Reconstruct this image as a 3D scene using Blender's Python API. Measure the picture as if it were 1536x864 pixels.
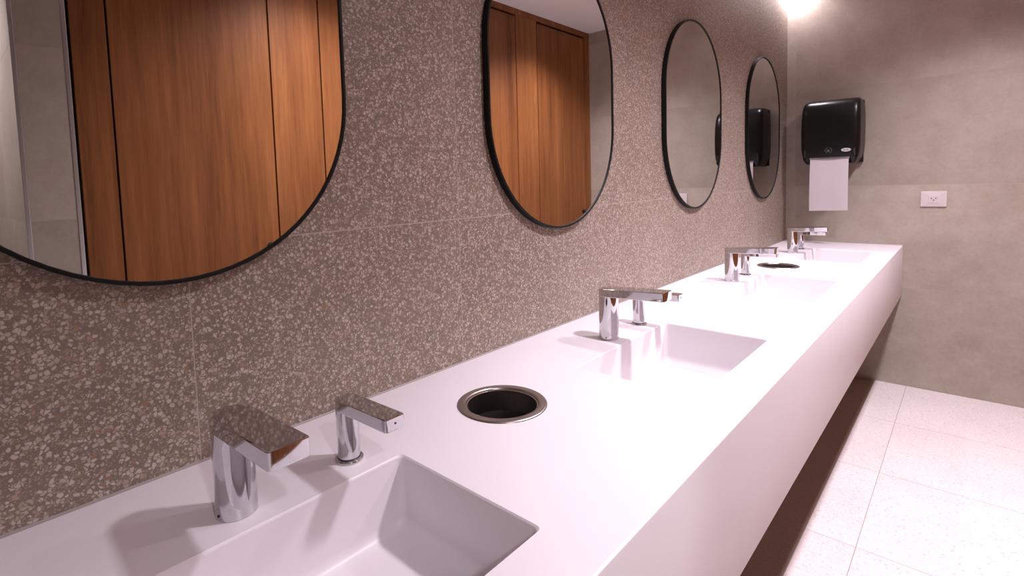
import bpy, bmesh, math, random
from mathutils import Vector, Matrix
random.seed(7)
for o in list(bpy.data.objects):
    bpy.data.objects.remove(o, do_unlink=True)
SC = bpy.context.scene
COL = SC.collection
PI = math.pi

# ---------------------------------------------------------------- camera
CT = 0.833                      # height of the worktop above the floor
CAM = (0.9019, -3.8837, 0.4359 + CT)
YAW, PITCH, ROLL = 0.7556, -0.0704, -0.0306
FPX, PX, PY = 784.3927, 723.0211, 330.2615
cam_data = bpy.data.cameras.new('camera')
cam = bpy.data.objects.new('camera', cam_data)
COL.objects.link(cam)
fw = Vector((-math.sin(YAW) * math.cos(PITCH), math.cos(YAW) * math.cos(PITCH), math.sin(PITCH)))
rt = fw.cross(Vector((0, 0, 1))).normalized()
up = rt.cross(fw)
c_, s_ = math.cos(ROLL), math.sin(ROLL)
r2, u2 = c_ * rt + s_ * up, -s_ * rt + c_ * up
cam.matrix_world = Matrix(((r2.x, u2.x, -fw.x, CAM[0]), (r2.y, u2.y, -fw.y, CAM[1]),
                           (r2.z, u2.z, -fw.z, CAM[2]), (0, 0, 0, 1)))
cam_data.sensor_width = 36.0
cam_data.sensor_fit = 'HORIZONTAL'
cam_data.lens = FPX * 36.0 / 1536.0
cam_data.shift_x = (768.0 - PX) / 1536.0
cam_data.shift_y = (PY - 432.0) / 1536.0
cam_data.clip_start = 0.02
SC.camera = cam

# ---------------------------------------------------------------- world, exposure
w = bpy.data.worlds.new('world')
SC.world = w
w.use_nodes = True
w.node_tree.nodes['Background'].inputs[0].default_value = (0.02, 0.02, 0.02, 1)
SC.view_settings.view_transform = 'Standard'
SC.view_settings.look = 'None'
SC.view_settings.gamma = 1.0
SC.view_settings.use_curve_mapping = False
SC.view_settings.exposure = 0.08
SC.cycles.use_denoising = True
SC.cycles.max_bounces = 10
SC.cycles.diffuse_bounces = 6
SC.cycles.glossy_bounces = 6
SC.cycles.sample_clamp_indirect = 6.0

ROOM_W = 1.502
CEIL = CT + 1.651
BACK_Y = -4.45
DEEP_X = 2.75
LAMP_COL = (0.985, 0.905, 1.0)
# downlights: x, y, beam watts, beam half angle, spill watts
LAMPS = [
    (1.00, -0.82, 24, 38, 108),
    (1.00, -1.68, 24, 38, 108),
    (1.00, -2.54, 26, 38, 116),
]

# ---------------------------------------------------------------- materials
def new_mat(name):
    m = bpy.data.materials.new(name)
    m.use_nodes = True
    nt = m.node_tree
    return m, nt, nt.nodes['Principled BSDF']

def plain(name, col, rough=0.5, metal=0.0, spec=0.5):
    m, nt, b = new_mat(name)
    b.inputs['Base Color'].default_value = (*col, 1)
    b.inputs['Roughness'].default_value = rough
    b.inputs['Metallic'].default_value = metal
    b.inputs['Specular IOR Level'].default_value = spec
    return m

def N(nt, typ, **kw):
    n = nt.nodes.new(typ)
    for k, v in kw.items():
        setattr(n, k, v)
    return n

def math_(nt, op, a, b=None, c=None):
    n = N(nt, 'ShaderNodeMath', operation=op)
    for i, x in enumerate((a, b, c)):
        if x is None:
            continue
        if isinstance(x, (int, float)):
            n.inputs[i].default_value = x
        else:
            nt.links.new(x, n.inputs[i])
    return n.outputs[0]

def mix(nt, fac, a, b):
    n = N(nt, 'ShaderNodeMix', data_type='RGBA')
    for sock, x in ((n.inputs[0], fac), (n.inputs[6], a), (n.inputs[7], b)):
        if isinstance(x, tuple):
            sock.default_value = (*x, 1)
        elif isinstance(x, (int, float)):
            sock.default_value = x
        else:
            nt.links.new(x, sock)
    return n.outputs[2]

def ramp(nt, fac, stops):
    n = N(nt, 'ShaderNodeValToRGB')
    nt.links.new(fac, n.inputs[0])
    e = n.color_ramp.elements
    while len(e) < len(stops):
        e.new(0.5)
    for i, (p, c) in enumerate(stops):
        e[i].position = p
        e[i].color = (*c, 1) if isinstance(c, tuple) else (c, c, c, 1)
    return n.outputs[0]

def coords(nt, per_object=True, scale=(1, 1, 1)):
    """world position, shifted by a random amount for each object so that joints break the pattern"""
    g = N(nt, 'ShaderNodeNewGeometry')
    pos = g.outputs['Position']
    if per_object:
        oi = N(nt, 'ShaderNodeObjectInfo')
        sh = math_(nt, 'MULTIPLY', oi.outputs['Random'], 37.0)
        cx = N(nt, 'ShaderNodeCombineXYZ')
        for i in range(3):
            nt.links.new(sh, cx.inputs[i])
        v = N(nt, 'ShaderNodeVectorMath', operation='ADD')
        nt.links.new(pos, v.inputs[0])
        nt.links.new(cx.outputs[0], v.inputs[1])
        pos = v.outputs[0]
    m = N(nt, 'ShaderNodeMapping')
    m.inputs['Scale'].default_value = scale
    nt.links.new(pos, m.inputs['Vector'])
    return m.outputs[0]

def noise(nt, vec, scale, detail=3.0, rough=0.5):
    n = N(nt, 'ShaderNodeTexNoise')
    n.inputs['Scale'].default_value = scale
    n.inputs['Detail'].default_value = detail
    n.inputs['Roughness'].default_value = rough
    nt.links.new(vec, n.inputs['Vector'])
    return n

def chips(nt, vec, scale, lo, hi, feature_rand=1.0, rounded=False):
    """mask of rounded stone chips plus a random value for each chip"""
    e = N(nt, 'ShaderNodeTexVoronoi', feature='DISTANCE_TO_EDGE')
    f = N(nt, 'ShaderNodeTexVoronoi', feature='F1')
    for n in (e, f):
        n.inputs['Scale'].default_value = scale
        n.inputs['Randomness'].default_value = feature_rand
        nt.links.new(vec, n.inputs['Vector'])
    mr = N(nt, 'ShaderNodeMapRange', interpolation_type='SMOOTHSTEP')
    if rounded:
        s3 = N(nt, 'ShaderNodeSeparateColor')
        nt.links.new(f.outputs['Color'], s3.inputs[0])
        rad = math_(nt, 'MULTIPLY_ADD', s3.outputs[2], 0.28, 0.38)
        edge = math_(nt, 'MULTIPLY', math_(nt, 'SUBTRACT', rad, f.outputs['Distance']), 0.8)
        nt.links.new(math_(nt, 'SMOOTH_MIN', e.outputs['Distance'], math_(nt, 'ADD', edge, lo), 0.05), mr.inputs[0])
    else:
        nt.links.new(e.outputs['Distance'], mr.inputs[0])
    mr.inputs[1].default_value = lo
    mr.inputs[2].default_value = hi
    sp = N(nt, 'ShaderNodeSeparateColor')
    nt.links.new(f.outputs['Color'], sp.inputs[0])
    return mr.outputs[0], sp.outputs[0], sp.outputs[1]

def terrazzo():
    m, nt, b = new_mat('brown_terrazzo')
    p = coords(nt)
    wn = noise(nt, p, 110, 2)
    wv = N(nt, 'ShaderNodeVectorMath', operation='SCALE')
    sub = N(nt, 'ShaderNodeVectorMath', operation='SUBTRACT')
    nt.links.new(wn.outputs['Color'], sub.inputs[0])
    sub.inputs[1].default_value = (0.5, 0.5, 0.5)
    nt.links.new(sub.outputs[0], wv.inputs[0])
    wv.inputs['Scale'].default_value = 0.009
    ad = N(nt, 'ShaderNodeVectorMath', operation='ADD')
    nt.links.new(p, ad.inputs[0])
    nt.links.new(wv.outputs[0], ad.inputs[1])
    pv = ad.outputs[0]
    m1, ra, rb = chips(nt, pv, 150, 0.05, 0.12, 1.0, True)
    keep = math_(nt, 'GREATER_THAN', ra, 0.12)
    m1 = math_(nt, 'MULTIPLY', m1, keep)
    m2, rc, rd = chips(nt, pv, 270, 0.07, 0.16, 1.0, True)
    m2 = math_(nt, 'MULTIPLY', m2, math_(nt, 'GREATER_THAN', rc, 0.15))
    big = noise(nt, p, 3.0, 3)
    base = mix(nt, ramp(nt, big.outputs[0], [(0.35, 0.0), (0.65, 1.0)]), (0.190, 0.147, 0.119), (0.222, 0.176, 0.144))
    fine = mix(nt, rd, (0.235, 0.166, 0.121), (0.42, 0.343, 0.294))
    chip = ramp(nt, rb, [(0.0, (0.29, 0.168, 0.10)), (0.07, (0.335, 0.243, 0.187)), (0.4, (0.43, 0.350, 0.302)), (1.0, (0.515, 0.443, 0.397))])
    c = mix(nt, m2, base, fine)
    c = mix(nt, m1, c, chip)
    nt.links.new(c, b.inputs['Base Color'])
    b.inputs['Roughness'].default_value = 0.45
    b.inputs['Specular IOR Level'].default_value = 0.35
    return m

def grey_tile():
    m, nt, b = new_mat('warm_grey_porcelain')
    p = coords(nt)
    n1 = noise(nt, p, 2.2, 5, 0.6)
    n2 = noise(nt, p, 60, 4, 0.7)
    n3 = noise(nt, p, 9, 3, 0.6)
    f = math_(nt, 'ADD', math_(nt, 'MULTIPLY', n1.outputs[0], 0.45), math_(nt, 'ADD', math_(nt, 'MULTIPLY', n2.outputs[0], 0.25), math_(nt, 'MULTIPLY', n3.outputs[0], 0.3)))
    c = ramp(nt, f, [(0.36, (0.325, 0.272, 0.225)), (0.5, (0.385, 0.330, 0.278)), (0.64, (0.44, 0.385, 0.33))])
    oi = N(nt, 'ShaderNodeObjectInfo')
    hv = N(nt, 'ShaderNodeHueSaturation')
    nt.links.new(math_(nt, 'MULTIPLY_ADD', oi.outputs['Random'], 0.14, 0.93), hv.inputs['Value'])
    nt.links.new(c, hv.inputs['Color'])
    nt.links.new(hv.outputs[0], b.inputs['Base Color'])
    b.inputs['Roughness'].default_value = 0.55
    b.inputs['Specular IOR Level'].default_value = 0.3
    return m

def brown_strip_mat():
    m, nt, b = new_mat('dark_brown_floor_strip')
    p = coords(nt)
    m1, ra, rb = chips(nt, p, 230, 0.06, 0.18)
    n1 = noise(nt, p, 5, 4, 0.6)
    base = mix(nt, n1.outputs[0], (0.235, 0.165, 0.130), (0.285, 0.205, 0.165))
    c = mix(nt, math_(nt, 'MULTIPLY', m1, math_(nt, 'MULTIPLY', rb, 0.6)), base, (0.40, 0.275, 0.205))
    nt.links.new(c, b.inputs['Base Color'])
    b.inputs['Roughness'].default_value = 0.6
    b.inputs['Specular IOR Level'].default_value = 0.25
    return m

def floor_tile():
    m, nt, b = new_mat('pale_terrazzo_floor')
    p = coords(nt)
    m1, ra, rb = chips(nt, p, 130, 0.08, 0.2)
    n1 = noise(nt, p, 3, 4, 0.6)
    n2 = noise(nt, p, 260, 2, 0.7)
    base = ramp(nt, n1.outputs[0], [(0.3, (0.63, 0.56, 0.555)), (0.7, (0.70, 0.63, 0.625))])
    chip = ramp(nt, rb, [(0.0, (0.50, 0.41, 0.36)), (0.12, (0.64, 0.57, 0.55)), (1.0, (0.79, 0.735, 0.735))])
    c = mix(nt, math_(nt, 'MULTIPLY', m1, 0.8), base, chip)
    c = mix(nt, math_(nt, 'MULTIPLY', math_(nt, 'GREATER_THAN', n2.outputs[0], 0.62), 0.25), c, (0.53, 0.46, 0.43))
    nt.links.new(c, b.inputs['Base Color'])
    b.inputs['Roughness'].default_value = 0.5
    b.inputs['Specular IOR Level'].default_value = 0.35
    return m

def wood():
    m, nt, b = new_mat('orange_brown_wood_veneer')
    p = coords(nt, True, (1, 1, 0.05))
    n1 = noise(nt, p, 9, 5, 0.62)
    n2 = noise(nt, p, 46, 4, 0.6)
    n3 = noise(nt, p, 210, 3, 0.6)
    n4 = noise(nt, p, 2.5, 2, 0.5)
    f = math_(nt, 'ADD', math_(nt, 'MULTIPLY', n1.outputs[0], 0.42),
              math_(nt, 'ADD', math_(nt, 'MULTIPLY', n2.outputs[0], 0.28),
                    math_(nt, 'ADD', math_(nt, 'MULTIPLY', n3.outputs[0], 0.14), math_(nt, 'MULTIPLY', n4.outputs[0], 0.16))))
    c = ramp(nt, f, [(0.36, (0.115, 0.036, 0.011)), (0.46, (0.195, 0.067, 0.020)), (0.55, (0.258, 0.094, 0.029)), (0.66, (0.365, 0.145, 0.048))])
    nt.links.new(c, b.inputs['Base Color'])
    b.inputs['Roughness'].default_value = 0.45
    b.inputs['Specular IOR Level'].default_value = 0.25
    return m

def chrome():
    m, nt, b = new_mat('chrome')
    tc = N(nt, 'ShaderNodeTexCoord')
    n1 = noise(nt, tc.outputs['Object'], 160, 3, 0.6)
    n2 = noise(nt, tc.outputs['Object'], 30, 2, 0.5)
    sp = math_(nt, 'MULTIPLY', ramp(nt, n1.outputs[0], [(0.55, 0.0), (0.72, 1.0)]), ramp(nt, n2.outputs[0], [(0.4, 0.0), (0.7, 1.0)]))
    nt.links.new(math_(nt, 'MULTIPLY_ADD', sp, 0.16, 0.045), b.inputs['Roughness'])
    b.inputs['Metallic'].default_value = 1.0
    nt.links.new(mix(nt, sp, (0.64, 0.64, 0.66), (0.50, 0.50, 0.52)), b.inputs['Base Color'])
    return m

def steel():
    m, nt, b = new_mat('brushed_stainless_steel')
    tc = N(nt, 'ShaderNodeTexCoord')
    mp = N(nt, 'ShaderNodeMapping')
    mp.inputs['Scale'].default_value = (40, 900, 40)
    nt.links.new(tc.outputs['Object'], mp.inputs['Vector'])
    n1 = noise(nt, mp.outputs[0], 1.0, 2)
    b.inputs['Metallic'].default_value = 1.0
    nt.links.new(mix(nt, n1.outputs[0], (0.36, 0.32, 0.30), (0.50, 0.45, 0.42)), b.inputs['Base Color'])
    b.inputs['Roughness'].default_value = 0.28
    return m

def solid_surface():
    m, nt, b = new_mat('white_solid_surface')
    p = coords(nt, False)
    n1 = noise(nt, p, 2.5, 4, 0.6)
    c = ramp(nt, n1.outputs[0], [(0.3, (0.72, 0.675, 0.70)), (0.7, (0.745, 0.70, 0.728))])
    nt.links.new(c, b.inputs['Base Color'])
    n2 = noise(nt, p, 12, 4, 0.6)
    nt.links.new(math_(nt, 'MULTIPLY_ADD', n2.outputs[0], 0.16, 0.30), b.inputs['Roughness'])
    b.inputs['Specular IOR Level'].default_value = 0.4
    return m

def black_plastic():
    m, nt, b = new_mat('black_smooth_plastic')
    b.inputs['Base Color'].default_value = (0.005, 0.005, 0.005, 1)
    b.inputs['Roughness'].default_value = 0.30
    b.inputs['Specular IOR Level'].default_value = 0.3
    tc = N(nt, 'ShaderNodeTexCoord')
    n1 = noise(nt, tc.outputs['Object'], 900, 2)
    bp = N(nt, 'ShaderNodeBump')
    bp.inputs['Strength'].default_value = 0.06
    bp.inputs['Distance'].default_value = 0.001
    nt.links.new(n1.outputs[0], bp.inputs['Height'])
    nt.links.new(bp.outputs[0], b.inputs['Normal'])
    return m

def paper():
    m, nt, b = new_mat('white_paper_towel')
    tc = N(nt, 'ShaderNodeTexCoord')
    n1 = noise(nt, tc.outputs['Object'], 220, 3, 0.6)
    nt.links.new(mix(nt, n1.outputs[0], (0.56, 0.51, 0.53), (0.63, 0.58, 0.60)), b.inputs['Base Color'])
    b.inputs['Roughness'].default_value = 0.9
    b.inputs['Specular IOR Level'].default_value = 0.1
    return m

def emitter(name, col, strength):
    m, nt, b = new_mat(name)
    b.inputs['Base Color'].default_value = (0.8, 0.8, 0.8, 1)
    b.inputs['Emission Color'].default_value = (*col, 1)
    b.inputs['Emission Strength'].default_value = strength
    return m

M = dict(
    terrazzo=terrazzo(), grey=grey_tile(), floor=floor_tile(), brown_strip=brown_strip_mat(), wood=wood(), chrome=chrome(), steel=steel(),
    white=solid_surface(), blackp=black_plastic(), paper=paper(),
    grout_wall=plain('pale_pinkish_grout', (0.44, 0.375, 0.33), 0.9),
    grout_grey=plain('grey_grout', (0.42, 0.365, 0.32), 0.9),
    grout_floor=plain('floor_grout', (0.34, 0.27, 0.24), 0.9),
    ceiling=plain('ceiling_paint', (0.84, 0.80, 0.80), 0.9, 0, 0.1),
    frame=plain('black_painted_metal', (0.006, 0.006, 0.006), 0.5, 0, 0.25),
    mirror=plain('mirror_glass', (0.80, 0.815, 0.80), 0.0, 1.0),
    gap=plain('black_shadow_gap', (0.006, 0.005, 0.005), 0.8),
    knob=plain('black_knob', (0.012, 0.011, 0.011), 0.4),
    alu=plain('satin_aluminium_trim', (0.62, 0.62, 0.62), 0.3, 0.85),
    silicone=plain('grey_silicone', (0.30, 0.26, 0.25), 0.5),
    gasket=plain('dark_gasket', (0.09, 0.09, 0.094), 0.3, 0.7),
    binside=plain('dark_bin_interior', (0.07, 0.06, 0.055), 0.45, 0.7),
    badge=plain('pale_badge', (0.55, 0.52, 0.54), 0.4),
    badge_mark=plain('badge_print', (0.22, 0.19, 0.21), 0.6),
    emblem=plain('grey_print', (0.20, 0.19, 0.20), 0.6),
    outlet=plain('white_outlet_plastic', (0.60, 0.54, 0.54), 0.35),
    hole=plain('black_hole', (0.02, 0.018, 0.018), 0.8),
    trimwhite=plain('white_painted_metal', (0.75, 0.74, 0.73), 0.5),
    lens=emitter('lamp_lens', (1.0, 0.93, 0.94), 12.0),
)

# ---------------------------------------------------------------- mesh helpers
def obj(name, bm, mat, parent=None, smooth=None, loc=None):
    bmesh.ops.recalc_face_normals(bm, faces=bm.faces)
    me = bpy.data.meshes.new(name)
    bm.to_mesh(me)
    bm.free()
    me.materials.append(M[mat])
    if smooth is not None:
        for p in me.polygons:
            p.use_smooth = True
        me.set_sharp_from_angle(angle=math.radians(smooth))
    o = bpy.data.objects.new(name, me)
    COL.objects.link(o)
    if parent is not None:
        o.parent = parent
    if loc is not None:
        o.location = loc
    return o

def link_mesh(name, me, parent, loc):
    o = bpy.data.objects.new(name, me)
    COL.objects.link(o)
    o.parent = parent
    o.location = loc
    return o

def empty(name, loc=(0, 0, 0)):
    o = bpy.data.objects.new(name, None)
    o.empty_display_size = 0.05
    COL.objects.link(o)
    o.location = loc
    return o

def tag(o, label, cat, group=None):
    o['label'] = label
    o['category'] = cat
    if group:
        o['group'] = group
    return o

def struct(o, label, cat):
    o['kind'] = 'structure'
    o['label'] = label
    o['category'] = cat
    return o

def box(bm, x0, x1, y0, y1, z0, z1, bevel=0.0, seg=2):
    r = bmesh.ops.create_cube(bm, size=1.0)
    vs = r['verts']
    for v in vs:
        v.co = Vector((x0 + (v.co.x + .5) * (x1 - x0), y0 + (v.co.y + .5) * (y1 - y0), z0 + (v.co.z + .5) * (z1 - z0)))
    if bevel > 0:
        es = list({e for v in vs for e in v.link_edges})
        bmesh.ops.bevel(bm, geom=es, offset=bevel, segments=seg, profile=0.5, affect='EDGES')
    return bm

def B():
    return bmesh.new()

def loft(bm, loops, cap0=True, cap1=True, closed=True):
    rows = [[bm.verts.new(p) for p in L] for L in loops]
    n = len(rows[0])
    for a, b in zip(rows, rows[1:]):
        for i in range(n if closed else n - 1):
            j = (i + 1) % n
            bm.faces.new((a[i], a[j], b[j], b[i]))
    if cap0:
        bm.faces.new(rows[0][::-1])
    if cap1:
        bm.faces.new(rows[-1])
    return rows

def circle(cx, cy, z, r, n=48):
    return [(cx + r * math.cos(2 * PI * i / n), cy + r * math.sin(2 * PI * i / n), z) for i in range(n)]

def lathe(bm, prof, cx=0, cy=0, n=48, cap0=True, cap1=True):
    return loft(bm, [circle(cx, cy, z, r, n) for r, z in prof], cap0, cap1)

def rrect(x0, x1, y0, y1, r, k=5):
    """rounded rectangle loop, counter-clockwise"""
    out = []
    for cx, cy, a0 in ((x1 - r, y1 - r, 0), (x0 + r, y1 - r, PI / 2), (x0 + r, y0 + r, PI), (x1 - r, y0 + r, 1.5 * PI)):
        for i in range(k + 1):
            a = a0 + i * PI / 2 / k
            out.append((cx + r * math.cos(a), cy + r * math.sin(a)))
    return out

# ---------------------------------------------------------------- structure
TILE_MESH = {}
def tile_mesh(sx, sy, sz, mat):
    key = (round(sx, 4), round(sy, 4), round(sz, 4), mat)
    if key not in TILE_MESH:
        bm = box(B(), -sx / 2, sx / 2, -sy / 2, sy / 2, -sz / 2, sz / 2)
        me = bpy.data.meshes.new('tile')
        bm.to_mesh(me)
        bm.free()
        me.materials.append(M[mat])
        TILE_MESH[key] = me
    return TILE_MESH[key]

G = 0.0022   # joint width
def tiles(parent, axis, face, us, vs, mat, sign):
    """axis: normal axis; us, vs: joint positions along the other two axes; tiles end at plane 'face'"""
    T = 0.008
    for u0, u1 in zip(us, us[1:]):
        for v0, v1 in zip(vs, vs[1:]):
            du, dv = abs(u1 - u0) - G, abs(v1 - v0) - G
            cu, cv = (u0 + u1) / 2, (v0 + v1) / 2
            f = face - sign * T / 2
            if axis == 0:
                link_mesh('tile', tile_mesh(T, du, dv, mat), parent, (f, cu, cv))
            elif axis == 1:
                link_mesh('tile', tile_mesh(du, T, dv, mat), parent, (cu, f, cv))
            else:
                link_mesh('tile', tile_mesh(du, dv, T, mat), parent, (cu, cv, f))

ZJ = [0.0, CT + .352 - .6, CT + .352, CT + .952, CT + 1.552, CEIL]
D_ = 0.0004  # joint depth
wl = obj('wall_left', box(B(), -.12, -D_, BACK_Y, .12, 0, CEIL), 'grout_wall')
struct(wl, 'brown terrazzo tiled wall that carries the black framed mirrors', 'wall')
YJ = [0.0] + [-.607 - .6 * k for k in range(7)] + [BACK_Y]
tiles(wl, 0, 0.0, YJ, ZJ, 'terrazzo', 1)

we = obj('wall_end', box(B(), 0.0, DEEP_X, D_, .12, 0, CEIL), 'grout_grey')
struct(we, 'warm grey tiled wall carrying the paper towel dispenser and outlet', 'wall')
tiles(we, 1, 0.0, [0.0, .05, 1.25, ROOM_W + .03], ZJ, 'grey', -1)

fl = obj('floor', box(B(), -.12, DEEP_X, BACK_Y, .12, -.12, -D_), 'grout_floor')
struct(fl, 'pale speckled floor of large square tiles', 'floor')
XJ = [.493, .6416, 1.2416, 1.8416, 2.4416, DEEP_X]
FY = [0.0] + [-.6106 - .6 * k for k in range(7)] + [BACK_Y]
tiles(fl, 2, 0.0, XJ, FY, 'floor', 1)
tiles(fl, 2, 0.0, [0.0, .493], [0.0, -2.4, BACK_Y], 'brown_strip', 1)   # darker brown strip of floor under the counter

cl = obj('ceiling', box(B(), -.12, DEEP_X + .12, BACK_Y - .12, .12, CEIL, CEIL + .1), 'ceiling')
struct(cl, 'plain pale painted ceiling', 'ceiling')
wb = obj('wall_back', box(B(), -.12, DEEP_X + .12, BACK_Y - .12, BACK_Y, 0, CEIL), 'grey')
struct(wb, 'plain grey wall closing the room opposite the towel dispenser wall', 'wall')
wx = obj('wall_entrance', box(B(), DEEP_X, DEEP_X + .12, BACK_Y, -3.65, 0, CEIL), 'grey')
struct(wx, 'plain grey wall across the entrance recess', 'wall')

# tiled pier that ends the row of cubicles, with aluminium edge trims
PX0 = 1.480
pier = obj('wall_pier', box(B(), PX0 + D_, DEEP_X, -3.652 + D_, -3.512, 0, CEIL), 'grout_grey')
struct(pier, 'grey tiled pier with metal edge trims beside the wooden cubicle fronts', 'wall')
tiles(pier, 0, PX0, [-3.640, -3.512], ZJ, 'grey', -1)
tiles(pier, 1, -3.652, [PX0 + .012, PX0 + .6, PX0 + 1.2], ZJ, 'grey', -1)
obj('edge_trim', box(B(), PX0 - .002, PX0 + .012, -3.654, -3.640, 0, CEIL, .002), 'alu', pier)
obj('edge_trim', box(B(), PX0 - .002, PX0 + .012, -3.512, -3.498, 0, CEIL, .002), 'alu', pier)

# cubicle front: doors with pilasters between, black shadow gaps
wr = obj('wall_right', box(B(), ROOM_W + .022, ROOM_W + .07, -3.498, 0.0, 0, CEIL), 'gap')
struct(wr, 'wooden cubicle front opposite the mirrors', 'wall')
R_EDGE = [-.085, -.970, -1.862, -2.757]
DW, GP, DTOP = 0.632, 0.0072, CT + 1.606
def slab(name, y0, y1, z0, z1, parent):
    return obj(name, box(B(), ROOM_W, ROOM_W + .022, y0, y1, z0, z1, .0008, 1), 'wood', parent)
slab('header', -3.492, 0.0, DTOP + .004, CEIL, wr)
edges = []
pil = [(R_EDGE[0] + GP, -.001)]
for a, b in zip(R_EDGE, R_EDGE[1:]):
    pil.append((b + GP, a - DW - GP))
pil.append((-3.485, R_EDGE[3] - DW * .97 - GP))
for y0, y1 in pil:
    slab('pilaster', y0, y1, 0.0, DTOP + .0035, wr)
which = ['in the corner by the towel dispenser wall', 'second from the towel dispenser wall',
         'third from the towel dispenser wall', 'beside the grey tiled pier']
for i, ye in enumerate(R_EDGE):
    dw = DW if i < 3 else DW * .97
    d = slab('door_%d' % (i + 1), ye - dw, ye, .012, DTOP - .012, None)
    struct(d, 'orange brown wooden cubicle door ' + which[i], 'door')
    bm = B()
    lathe(bm, [(.0, 0), (.016, .0), (.018, .003), (.018, .006), (.009, .009), (.009, .026), (.017, .030), (.019, .040), (.016, .046), (0.0001, .047)], n=24, cap0=False, cap1=False)
    k = obj('door_knob', bm, 'knob', d, 40, (ROOM_W, ye - .043, CT + .176))
    k.rotation_euler = (0, -PI / 2, 0)

# ---------------------------------------------------------------- worktop with basins
DEP, HT = 0.6095, 0.295
TY = [-3.6218 + 1.003 * i for i in range(4)]
SB, SF, SN, SY = .2308, .516, -.2486, .241
BX, BR = .2312, .0895
BINS = [TY[0] + .4917, TY[2] + .4917]
CY0 = BACK_Y + .002
ct = empty('vanity_counter', (0, 0, 0))
tag(ct, 'long white wall hung vanity counter with four sunken rectangular basins', 'counter')
bm = B()
def ring_edges(pts, z):
    v = [bm.verts.new((x, y, z)) for x, y in pts]
    return [bm.edges.new((v[i], v[(i + 1) % len(v)])) for i in range(len(v))]
E_ = ring_edges([(.003, CY0), (DEP - .004, CY0), (DEP - .004, -.004), (.003, -.004)], CT)
for ty in TY:
    E_ += ring_edges(rrect(SB, SF, ty + SN, ty + SY, .009), CT)
for by in BINS:
    E_ += ring_edges([p[:2] for p in circle(BX, by, 0, BR - .010, 40)], CT)
bmesh.ops.triangle_fill(bm, use_beauty=True, use_dissolve=False, edges=E_)
for f in bm.faces:
    if f.normal.z < 0:
        f.normal_flip()
me = bpy.data.meshes.new('worktop')
bm.to_mesh(me); bm.free()
me.materials.append(M['white'])
wt = bpy.data.objects.new('worktop', me); COL.objects.link(wt); wt.parent = ct

# front apron with an eased top edge, and underside
prof = [(DEP - .004, CT), (DEP - .0025, CT - .0004), (DEP - .0008, CT - .0018), (DEP, CT - .004), (DEP, CT - HT + .003),
        (DEP - .001, CT - HT + .0006), (DEP - .003, CT - HT), (DEP - .022, CT - HT), (DEP - .022, CT - .002), (DEP - .004, CT - .0004)]
bm = B()
loft(bm, [[(x, y, z) for x, z in prof] for y in (CY0, -.016)])
obj('apron', bm, 'white', ct, 30)
bm = B()
loft(bm, [[(x, y, z) for x, z in prof] for y in (-.0145, -.003)])
obj('apron_end_strip', bm, 'white', ct, 30)
obj('underside', box(B(), .003, DEP - .022, CY0, -.004, CT - HT + .004, CT - HT + .016), 'white', ct)
for ty in TY:
    bm = B()
    y0, y1 = ty + SN, ty + SY
    dz = .116
    spec = [(0, 0, .009), (.0007, -.0010, .009), (.0018, -.0018, .009), (.003, -.0045, .010), (.0045, -dz + .018, .012),
            (.0065, -dz + .010, .013), (.011, -dz + .004, .015), (.018, -dz + .001, .018), (.03, -dz, .022)]
    loft(bm, [[(x, y, CT + z) for x, y in rrect(SB + o, SF - o, y0 + o, y1 - o, r)] for o, z, r in spec], False, True)
    obj('basin', bm, 'white', ct, 45)
# silicone beads against the walls
bm = B()
loft(bm, [[(.0006, y, CT + .003), (.0011, y, CT + .0022), (.0024, y, CT + .0008), (.004, y, CT), (.003, y, CT - .002), (.0006, y, CT - .002)] for y in (CY0, -.001)])
obj('silicone_bead', bm, 'silicone', ct, 30)
bm = B()
loft(bm, [[(x, 0, CT + .005), (x, -.0015, CT + .0038), (x, -.004, CT + .0012), (x, -.005, CT), (x, -.003, CT - .002), (x, 0, CT - .002)] for x in (.001, DEP - .004)])
obj('silicone_bead', bm, 'silicone', ct, 30)

# ---------------------------------------------------------------- waste chutes set into the worktop
def waste_chute(y, label):
    t = empty('waste_chute', (BX, y, CT))
    tag(t, label, 'bin', 'round steel waste chutes in the counter')
    bm = B()
    lathe(bm, [(BR, .0002), (BR - .0004, .0014), (BR - .003, .0030), (BR - .010, .0040), (.0745, .0034), (.0722, .0015), (.0712, -.002), (.0690, -.045),
               (.0680, -.045), (.069, -.002), (.0745, -.0004), (BR - .002, .0001)], n=64, cap0=False, cap1=False)
    obj('flange', bm, 'steel', t, 50)
    bm = B()
    lathe(bm, [(.0675, -.044), (.066, -.056), (.066, -.24), (.064, -.245), (.0001, -.245)], n=48, cap0=False, cap1=False)
    obj('chute', bm, 'steel' if False else 'binside', t, 40)
    return t
waste_chute(BINS[0], 'round steel waste chute between the two basins farthest from the towel dispenser')
waste_chute(BINS[1], 'round steel waste chute between the two basins nearest the towel dispenser')

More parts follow.
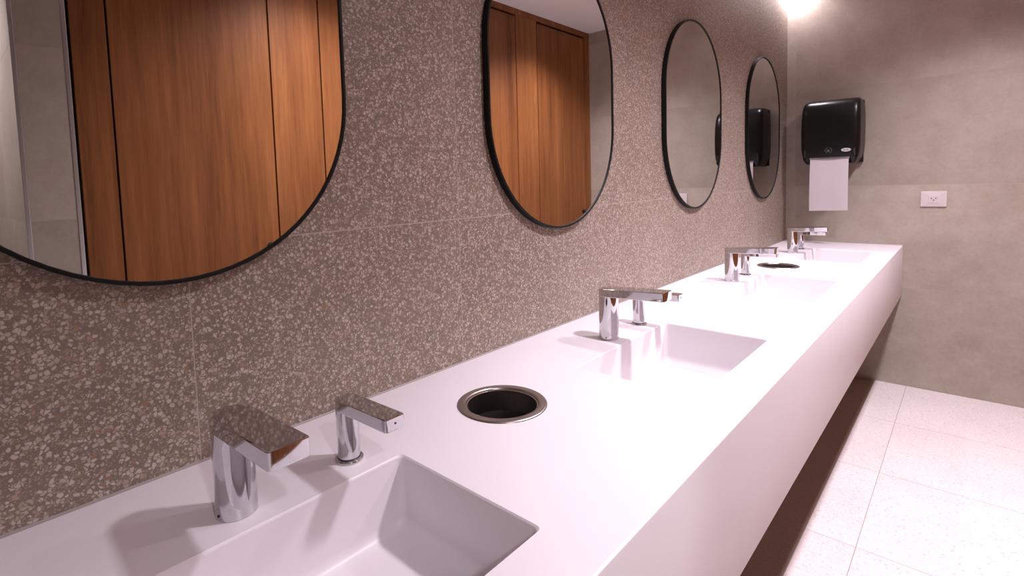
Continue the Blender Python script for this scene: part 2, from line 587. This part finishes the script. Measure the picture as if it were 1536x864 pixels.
# ---------------------------------------------------------------- taps and soap spouts
def spout_bm(x0, x1, hw, hwt, zb0, zb1, zt0, zt1, rc, bev):
    """flat spout: round at the back, square at the tip; bottom and top heights run linearly from back to tip"""
    pts = []
    n = 18
    for i in range(n + 1):
        a = PI / 2 + PI * i / n
        pts.append((x0 + hw + hw * math.cos(a), hw * math.sin(a)))
    k = 4
    for i in range(k + 1):
        a = -PI / 2 + i * PI / 2 / k
        pts.append((x1 - rc + rc * math.cos(a), -hwt + rc + rc * math.sin(a)))
    for i in range(k + 1):
        a = i * PI / 2 / k
        pts.append((x1 - rc + rc * math.cos(a), hwt - rc + rc * math.sin(a)))
    def lin(a, b, x):
        return a + (b - a) * (x - x0) / (x1 - x0)
    cx = (x0 + x1) / 2
    def inset(p, d):
        x, y = p
        sx = 1 - d / ((x1 - x0) / 2)
        return (cx + (x - cx) * sx, y * (1 - d / hw))
    bm_ = B()
    lo = []
    for d, top, off in ((bev, 0, 0), (bev * .3, 0, bev * .3), (0, 0, bev), (0, 1, -bev), (bev * .3, 1, -bev * .3), (bev, 1, 0)):
        L = []
        for p in pts:
            x, y = inset(p, d)
            L.append((x, y, (lin(zt0, zt1, x) if top else lin(zb0, zb1, x)) + off))
        lo.append(L)
    loft(bm_, lo)
    return bm_

def make_tap(y, label):
    t = empty('sensor_tap', (.1786, y, CT))
    tag(t, label, 'tap', 'chrome taps along the counter')
    bm = B()
    lathe(bm, [(.0262, .0), (.0268, .0006), (.0268, .003), (.0266, .10), (.0264, .128)], n=48)
    body = obj('body', bm, 'chrome', t, 40)
    obj('spout', spout_bm(-.0268, .168, .0268, .0255, .117, .125, .138, .149, .005, .0016), 'chrome', t, 16)
    bm = B()
    lathe(bm, [(.0055, 0), (.0055, -.0025), (.004, -.0035), (.0001, -.0035)], n=20, cap1=False)
    o = obj('aerator', bm, 'gasket', t, 40, (.145, 0, .1245))
    bm = B()
    lathe(bm, [(.0018, 0), (.0018, .0012), (.0012, .0016)], n=12)
    g = obj('grub_screw', bm, 'hole', t, 40, (.0265 * math.cos(-1.35), .0265 * math.sin(-1.35), .007))
    g.rotation_euler = (0, PI / 2, -1.35)
    return t

def make_soap(y, label):
    t = empty('soap_spout', (.1793, y, CT))
    tag(t, label, 'soap dispenser', 'slim chrome soap spouts along the counter')
    bm = B()
    lathe(bm, [(.0218, 0), (.0226, .0008), (.0226, .0034), (.0218, .0044), (.0185, .0052)], n=40)
    obj('base_ring', bm, 'chrome', t, 40)
    bm = B()
    lathe(bm, [(.0183, .0048), (.0186, .0052), (.0186, .0062), (.0181, .0066)], n=40)
    obj('gasket', bm, 'gasket', t, 40)
    bm = B()
    lathe(bm, [(.0178, .0070), (.0179, .06), (.0179, .092)], n=40)
    obj('body', bm, 'chrome', t, 40)
    obj('spout', spout_bm(-.0179, .127, .0179, .0170, .083, .0865, .1010, .1060, .0035, .0012), 'chrome', t, 16)
    bm = B()
    lathe(bm, [(.0016, 0), (.0016, .0012), (.0008, .0016)], n=12)
    g = obj('sensor_eye', bm, 'gasket', t, 40, (.1265, 0, .097))
    g.rotation_euler = (0, PI / 2, 0)
    return t

ordn = ['nearest the towel dispenser wall', 'second from the towel dispenser wall', 'third from the towel dispenser wall', 'fourth from the towel dispenser wall']
for i in range(4):
    make_tap(TY[3 - i], 'thick chrome flat-spouted tap at the basin ' + ordn[i])
    make_soap(TY[3 - i] + .1763, 'slim chrome soap spout at the basin ' + ordn[i])

# ---------------------------------------------------------------- mirrors
MW, MH, MZ, MT = .6186, .8047, CT + .6994, .0190
def pill(w, h, n=36):
    r = w / 2
    s = h / 2 - r
    return [(r * math.cos(PI * i / n), s + r * math.sin(PI * i / n)) for i in range(n + 1)] + \
           [(-r * math.cos(PI * i / n), -s - r * math.sin(PI * i / n)) for i in range(n + 1)]
def make_mirror(y, label):
    t = empty('wall_mirror', (0, y, MZ))
    tag(t, label, 'mirror', 'black framed mirrors in a row')
    bm = B()
    fwid = .0065
    pr = [(0, .0005), (0, MT - .001), (.001, MT), (fwid - .001, MT), (fwid, MT - .001), (fwid, .0005)]
    loops = [[(x, u, v) for u, v in pill(MW - 2 * d, MH - 2 * d)] for d, x in pr]
    loft(bm, loops + [loops[0]], False, False)
    bmesh.ops.remove_doubles(bm, verts=bm.verts, dist=1e-6)
    obj('frame', bm, 'frame', t, 40)
    bm = B()
    loft(bm, [[(x, u, v) for u, v in pill(MW - 2 * fwid, MH - 2 * fwid)] for x in (MT - .008, MT - .0032)])
    obj('glass', bm, 'mirror', t)
    return t
MY = [-3.6253, -2.602, -1.575, -.548]
MY = [-3.6253 + 1.0267 * i for i in range(4)]
for i in range(4):
    make_mirror(MY[3 - i], 'pill shaped mirror in a thin black frame, ' + ordn[i])

# ---------------------------------------------------------------- paper towel dispenser
pd = empty('paper_towel_dispenser', (.272, 0, CT + .488))
tag(pd, 'glossy black automatic paper towel dispenser with a white sheet hanging out', 'towel dispenser')
LV = [(.040, .140, .204), (.060, .1455, .207), (.10, .1490, .211), (.19, .1505, .213), (.27, .1495, .209), (.315, .1475, .200),
      (.345, .1455, .188), (.362, .1425, .174), (.374, .138, .155), (.381, .131, .130), (.384, .120, .100)]
def plan(z, hw, d, r):
    k = 7
    back = hw * .985
    L = [(-back, -.001, z)]
    for i in range(k + 1):
        a = PI + i * PI / 2 / k
        L.append((-hw + r + r * math.cos(a), -d + r + r * math.sin(a), z))
    for j in range(1, 8):     # slightly bowed front
        u = -1 + j / 4.0
        L.append((u * (hw - r), -d - .004 * (1 - u * u), z))
    for i in range(k + 1):
        a = 1.5 * PI + i * PI / 2 / k
        L.append((hw - r + r * math.cos(a), -d + r + r * math.sin(a), z))
    L.append((back, -.001, z))
    return L
bm = B()
loft(bm, [plan(z, hw, d, min(.034, d * .3)) for z, hw, d in LV])
# the two cheeks that run down beside the paper slot
for s in (-1, 1):
    def cheek(z, hi, ho, d):
        r = .018
        L = [(hi, -.004), (hi, -d + .004), (hi + .004, -d)]
        for i in range(6):
            a = -PI / 2 + i * PI / 2 / 5
            L.append((ho - r + r * math.cos(a), -d + r + r * math.sin(a)))
        L.append((ho, -.004))
        return [(s * x, y, z) for x, y in L]
    loft(bm, [cheek(.0, .104, .121, .165), cheek(.004, .1035, .1245, .180), cheek(.02, .1025, .1335, .199), cheek(.0405, .1025, .140, .2038)])
obj('cover', bm, 'blackp', pd, 35)
obj('paper_slot', box(B(), -.1025, .1025, -.150, -.002, .004, .041), 'frame', pd)
obj('back_plate', box(B(), -.142, .142, -.030, -.0005, .006, .374, .004), 'frame', pd)
obj('tear_bar', box(B(), -.101, .101, -.203, -.194, .0285, .0405, .001), 'emblem', pd)
# slim dark grey strips at both sides of the front
for s in (-1, 1):
    bm = B()
    box(bm, -.004, .004, -.0015, .0015, -.032, .032, .0014)
    o = obj('side_strip', bm, 'gasket', pd, None, (s * .1235, -.2065, .075))
    o.rotation_euler = (0, s * -.06, s * .30)
# emblem: ring and hand strokes
fy = -.2095
def strip(bm, a, b, wd):
    a, b = Vector(a), Vector(b)
    d = (b - a).normalized() * wd
    n = Vector((-d.y, d.x))
    pts = [a - d * .3 + n, b + d * .3 + n, b + d * .3 - n, a - d * .3 - n]
    loft(bm, [[(p.x, y, p.y) for p in pts] for y in (0, -.0008)])
bm = B()
for a0, a1 in ((1.9, 3.6), (-.5, 1.25), (3.9, 4.3), (5.1, 5.5)):
    st = 7
    for i in range(st):
        p = [(.0165 * math.cos(a0 + (a1 - a0) * (i + j) / st), .0165 * math.sin(a0 + (a1 - a0) * (i + j) / st)) for j in (0, 1)]
        strip(bm, p[0], p[1], .0009)
for a, b in (((-.006, -.003), (-.001, .003)), ((-.001, .003), (.005, -.003)), ((-.001, -.001), (-.003, -.006)), ((.002, -.002), (.003, -.009)), ((-.008, -.005), (-.006, -.003))):
    strip(bm, a, b, .0015)
obj('sensor_emblem', bm, 'emblem', pd, None, (-.002, fy - .005, .079))
bm = B()
loft(bm, [[(.0240 * s * math.cos(2 * PI * i / 32), y, .0105 * s * math.sin(2 * PI * i / 32)) for i in range(32)] for y, s in ((0, 1), (-.0012, 1), (-.0018, .94))])
bd = obj('badge', bm, 'badge', pd, None, (.084, fy - .0022, .0775))
bm = B()
for cx in (-.0075, .0065):
    box(bm, cx - .0048, cx + .0048, -.0022, -.0017, -.0028, .0028)
obj('badge_print', bm, 'badge_mark', bd)
# hanging sheet
bm = B()
rows = 14
def sheet(y_off):
    R_ = []
    for j in range(rows + 1):
        v = j / rows
        z = .034 - v * .312
        hw0 = .0965 + .001 * v
        L = []
        for i in range(13):
            u = -1 + i / 6.0
            yy = -.1985 - .010 * math.sin(v * PI * .9) + .006 * v + .0022 * math.cos(u * 3.0) + (.0022 * max(0, 1 - abs(u + .25 + .18 * v) / .10)) * -1
            L.append((u * hw0 - .002 * v, yy + y_off, z + .003 * u * v))
        R_.append(L)
    return R_
A, Bk = sheet(0), sheet(.0007)
va = [[bm.verts.new(p) for p in L] for L in A]
vb = [[bm.verts.new(p) for p in L] for L in Bk]
for j in range(rows):
    for i in range(12):
        bm.faces.new((va[j][i], va[j][i + 1], va[j + 1][i + 1], va[j + 1][i]))
        bm.faces.new((vb[j][i], vb[j + 1][i], vb[j + 1][i + 1], vb[j][i + 1]))
for j in range(rows):
    for i in (0, 12):
        bm.faces.new((va[j][i], va[j + 1][i], vb[j + 1][i], vb[j][i]))
for i in range(12):
    for j in (0, rows):
        bm.faces.new((va[j][i], va[j][i + 1], vb[j][i + 1], vb[j][i]))
obj('paper_sheet', bm, 'paper', pd, 25)

# ---------------------------------------------------------------- socket outlet
so = empty('wall_outlet', (.7385, 0, CT + .2705))
tag(so, 'white rectangular socket outlet plate on the grey tiled wall', 'outlet')
bm = B()
loft(bm, [[(x * s, y, z * s2) for x, z in rrect(-.0565, .0565, -.0435, .0435, .003, 3)] for y, s, s2 in
          ((0, 1, 1), (-.004, 1, 1), (-.0065, .985, .98), (-.0095, .50, .60))])
obj('cover_plate', bm, 'outlet', so, 25)
obj('socket_module', box(B(), -.0225, .0225, -.0108, -.006, -.0225, .0225, .0012), 'outlet', so)
for x, z in ((-.0095, .004), (.0095, .004), (0, -.006)):
    bm = B()
    lathe(bm, [(.0030, 0), (.0030, .0006)], n=16)
    o = obj('pin_hole', bm, 'hole', so, None, (x, -.0106, z))
    o.rotation_euler = (PI / 2, 0, 0)

# ---------------------------------------------------------------- ceiling downlights
def downlight(x, y, beam, half, spill, label, rad=.05, blend=.4, size=1.0, drop=-.055):
    t = empty('downlight', (x, y, CEIL))
    t.scale = (size, size, 1)
    tag(t, label, 'ceiling light', 'round recessed downlights')
    bm = B()
    lathe(bm, [(.068, 0), (.068, -.003), (.064, -.006), (.052, -.006), (.049, -.003), (.049, 0)], n=40, cap0=False, cap1=False)
    obj('trim_ring', bm, 'trimwhite', t, 40)
    bm = B()
    lathe(bm, [(.049, -.0005), (.049, -.002), (.03, -.0028), (.0001, -.003)], n=32, cap1=False)
    obj('lens', bm, 'lens', t, 40)
    for nm, watts, ang, bl in (('beam', beam, half, blend), ('spill', spill, 65, 1.0)):
        if watts <= 0:
            continue
        ld = bpy.data.lights.new(nm, 'SPOT')
        ld.energy = watts
        ld.color = LAMP_COL
        ld.spot_size = math.radians(2 * ang)
        ld.spot_blend = bl
        ld.shadow_soft_size = rad * (1.0 if nm == 'beam' else 1.3)
        lo = bpy.data.objects.new(nm, ld)
        COL.objects.link(lo)
        lo.parent = t
        lo.location = (0, 0, drop)
for i, (x, y, b_, h_, s) in enumerate(LAMPS):
    downlight(x, y, b_, h_, s, 'round recessed downlight in the ceiling, ' + ordn[i])
downlight(.030, -.045, 22, 87, 0, 'small round recessed downlight in the corner above the towel dispenser', .015, .3, .4, -.010)
downlight(2.1, -4.05, 60, 62, 10, 'round recessed downlight above the entrance recess')
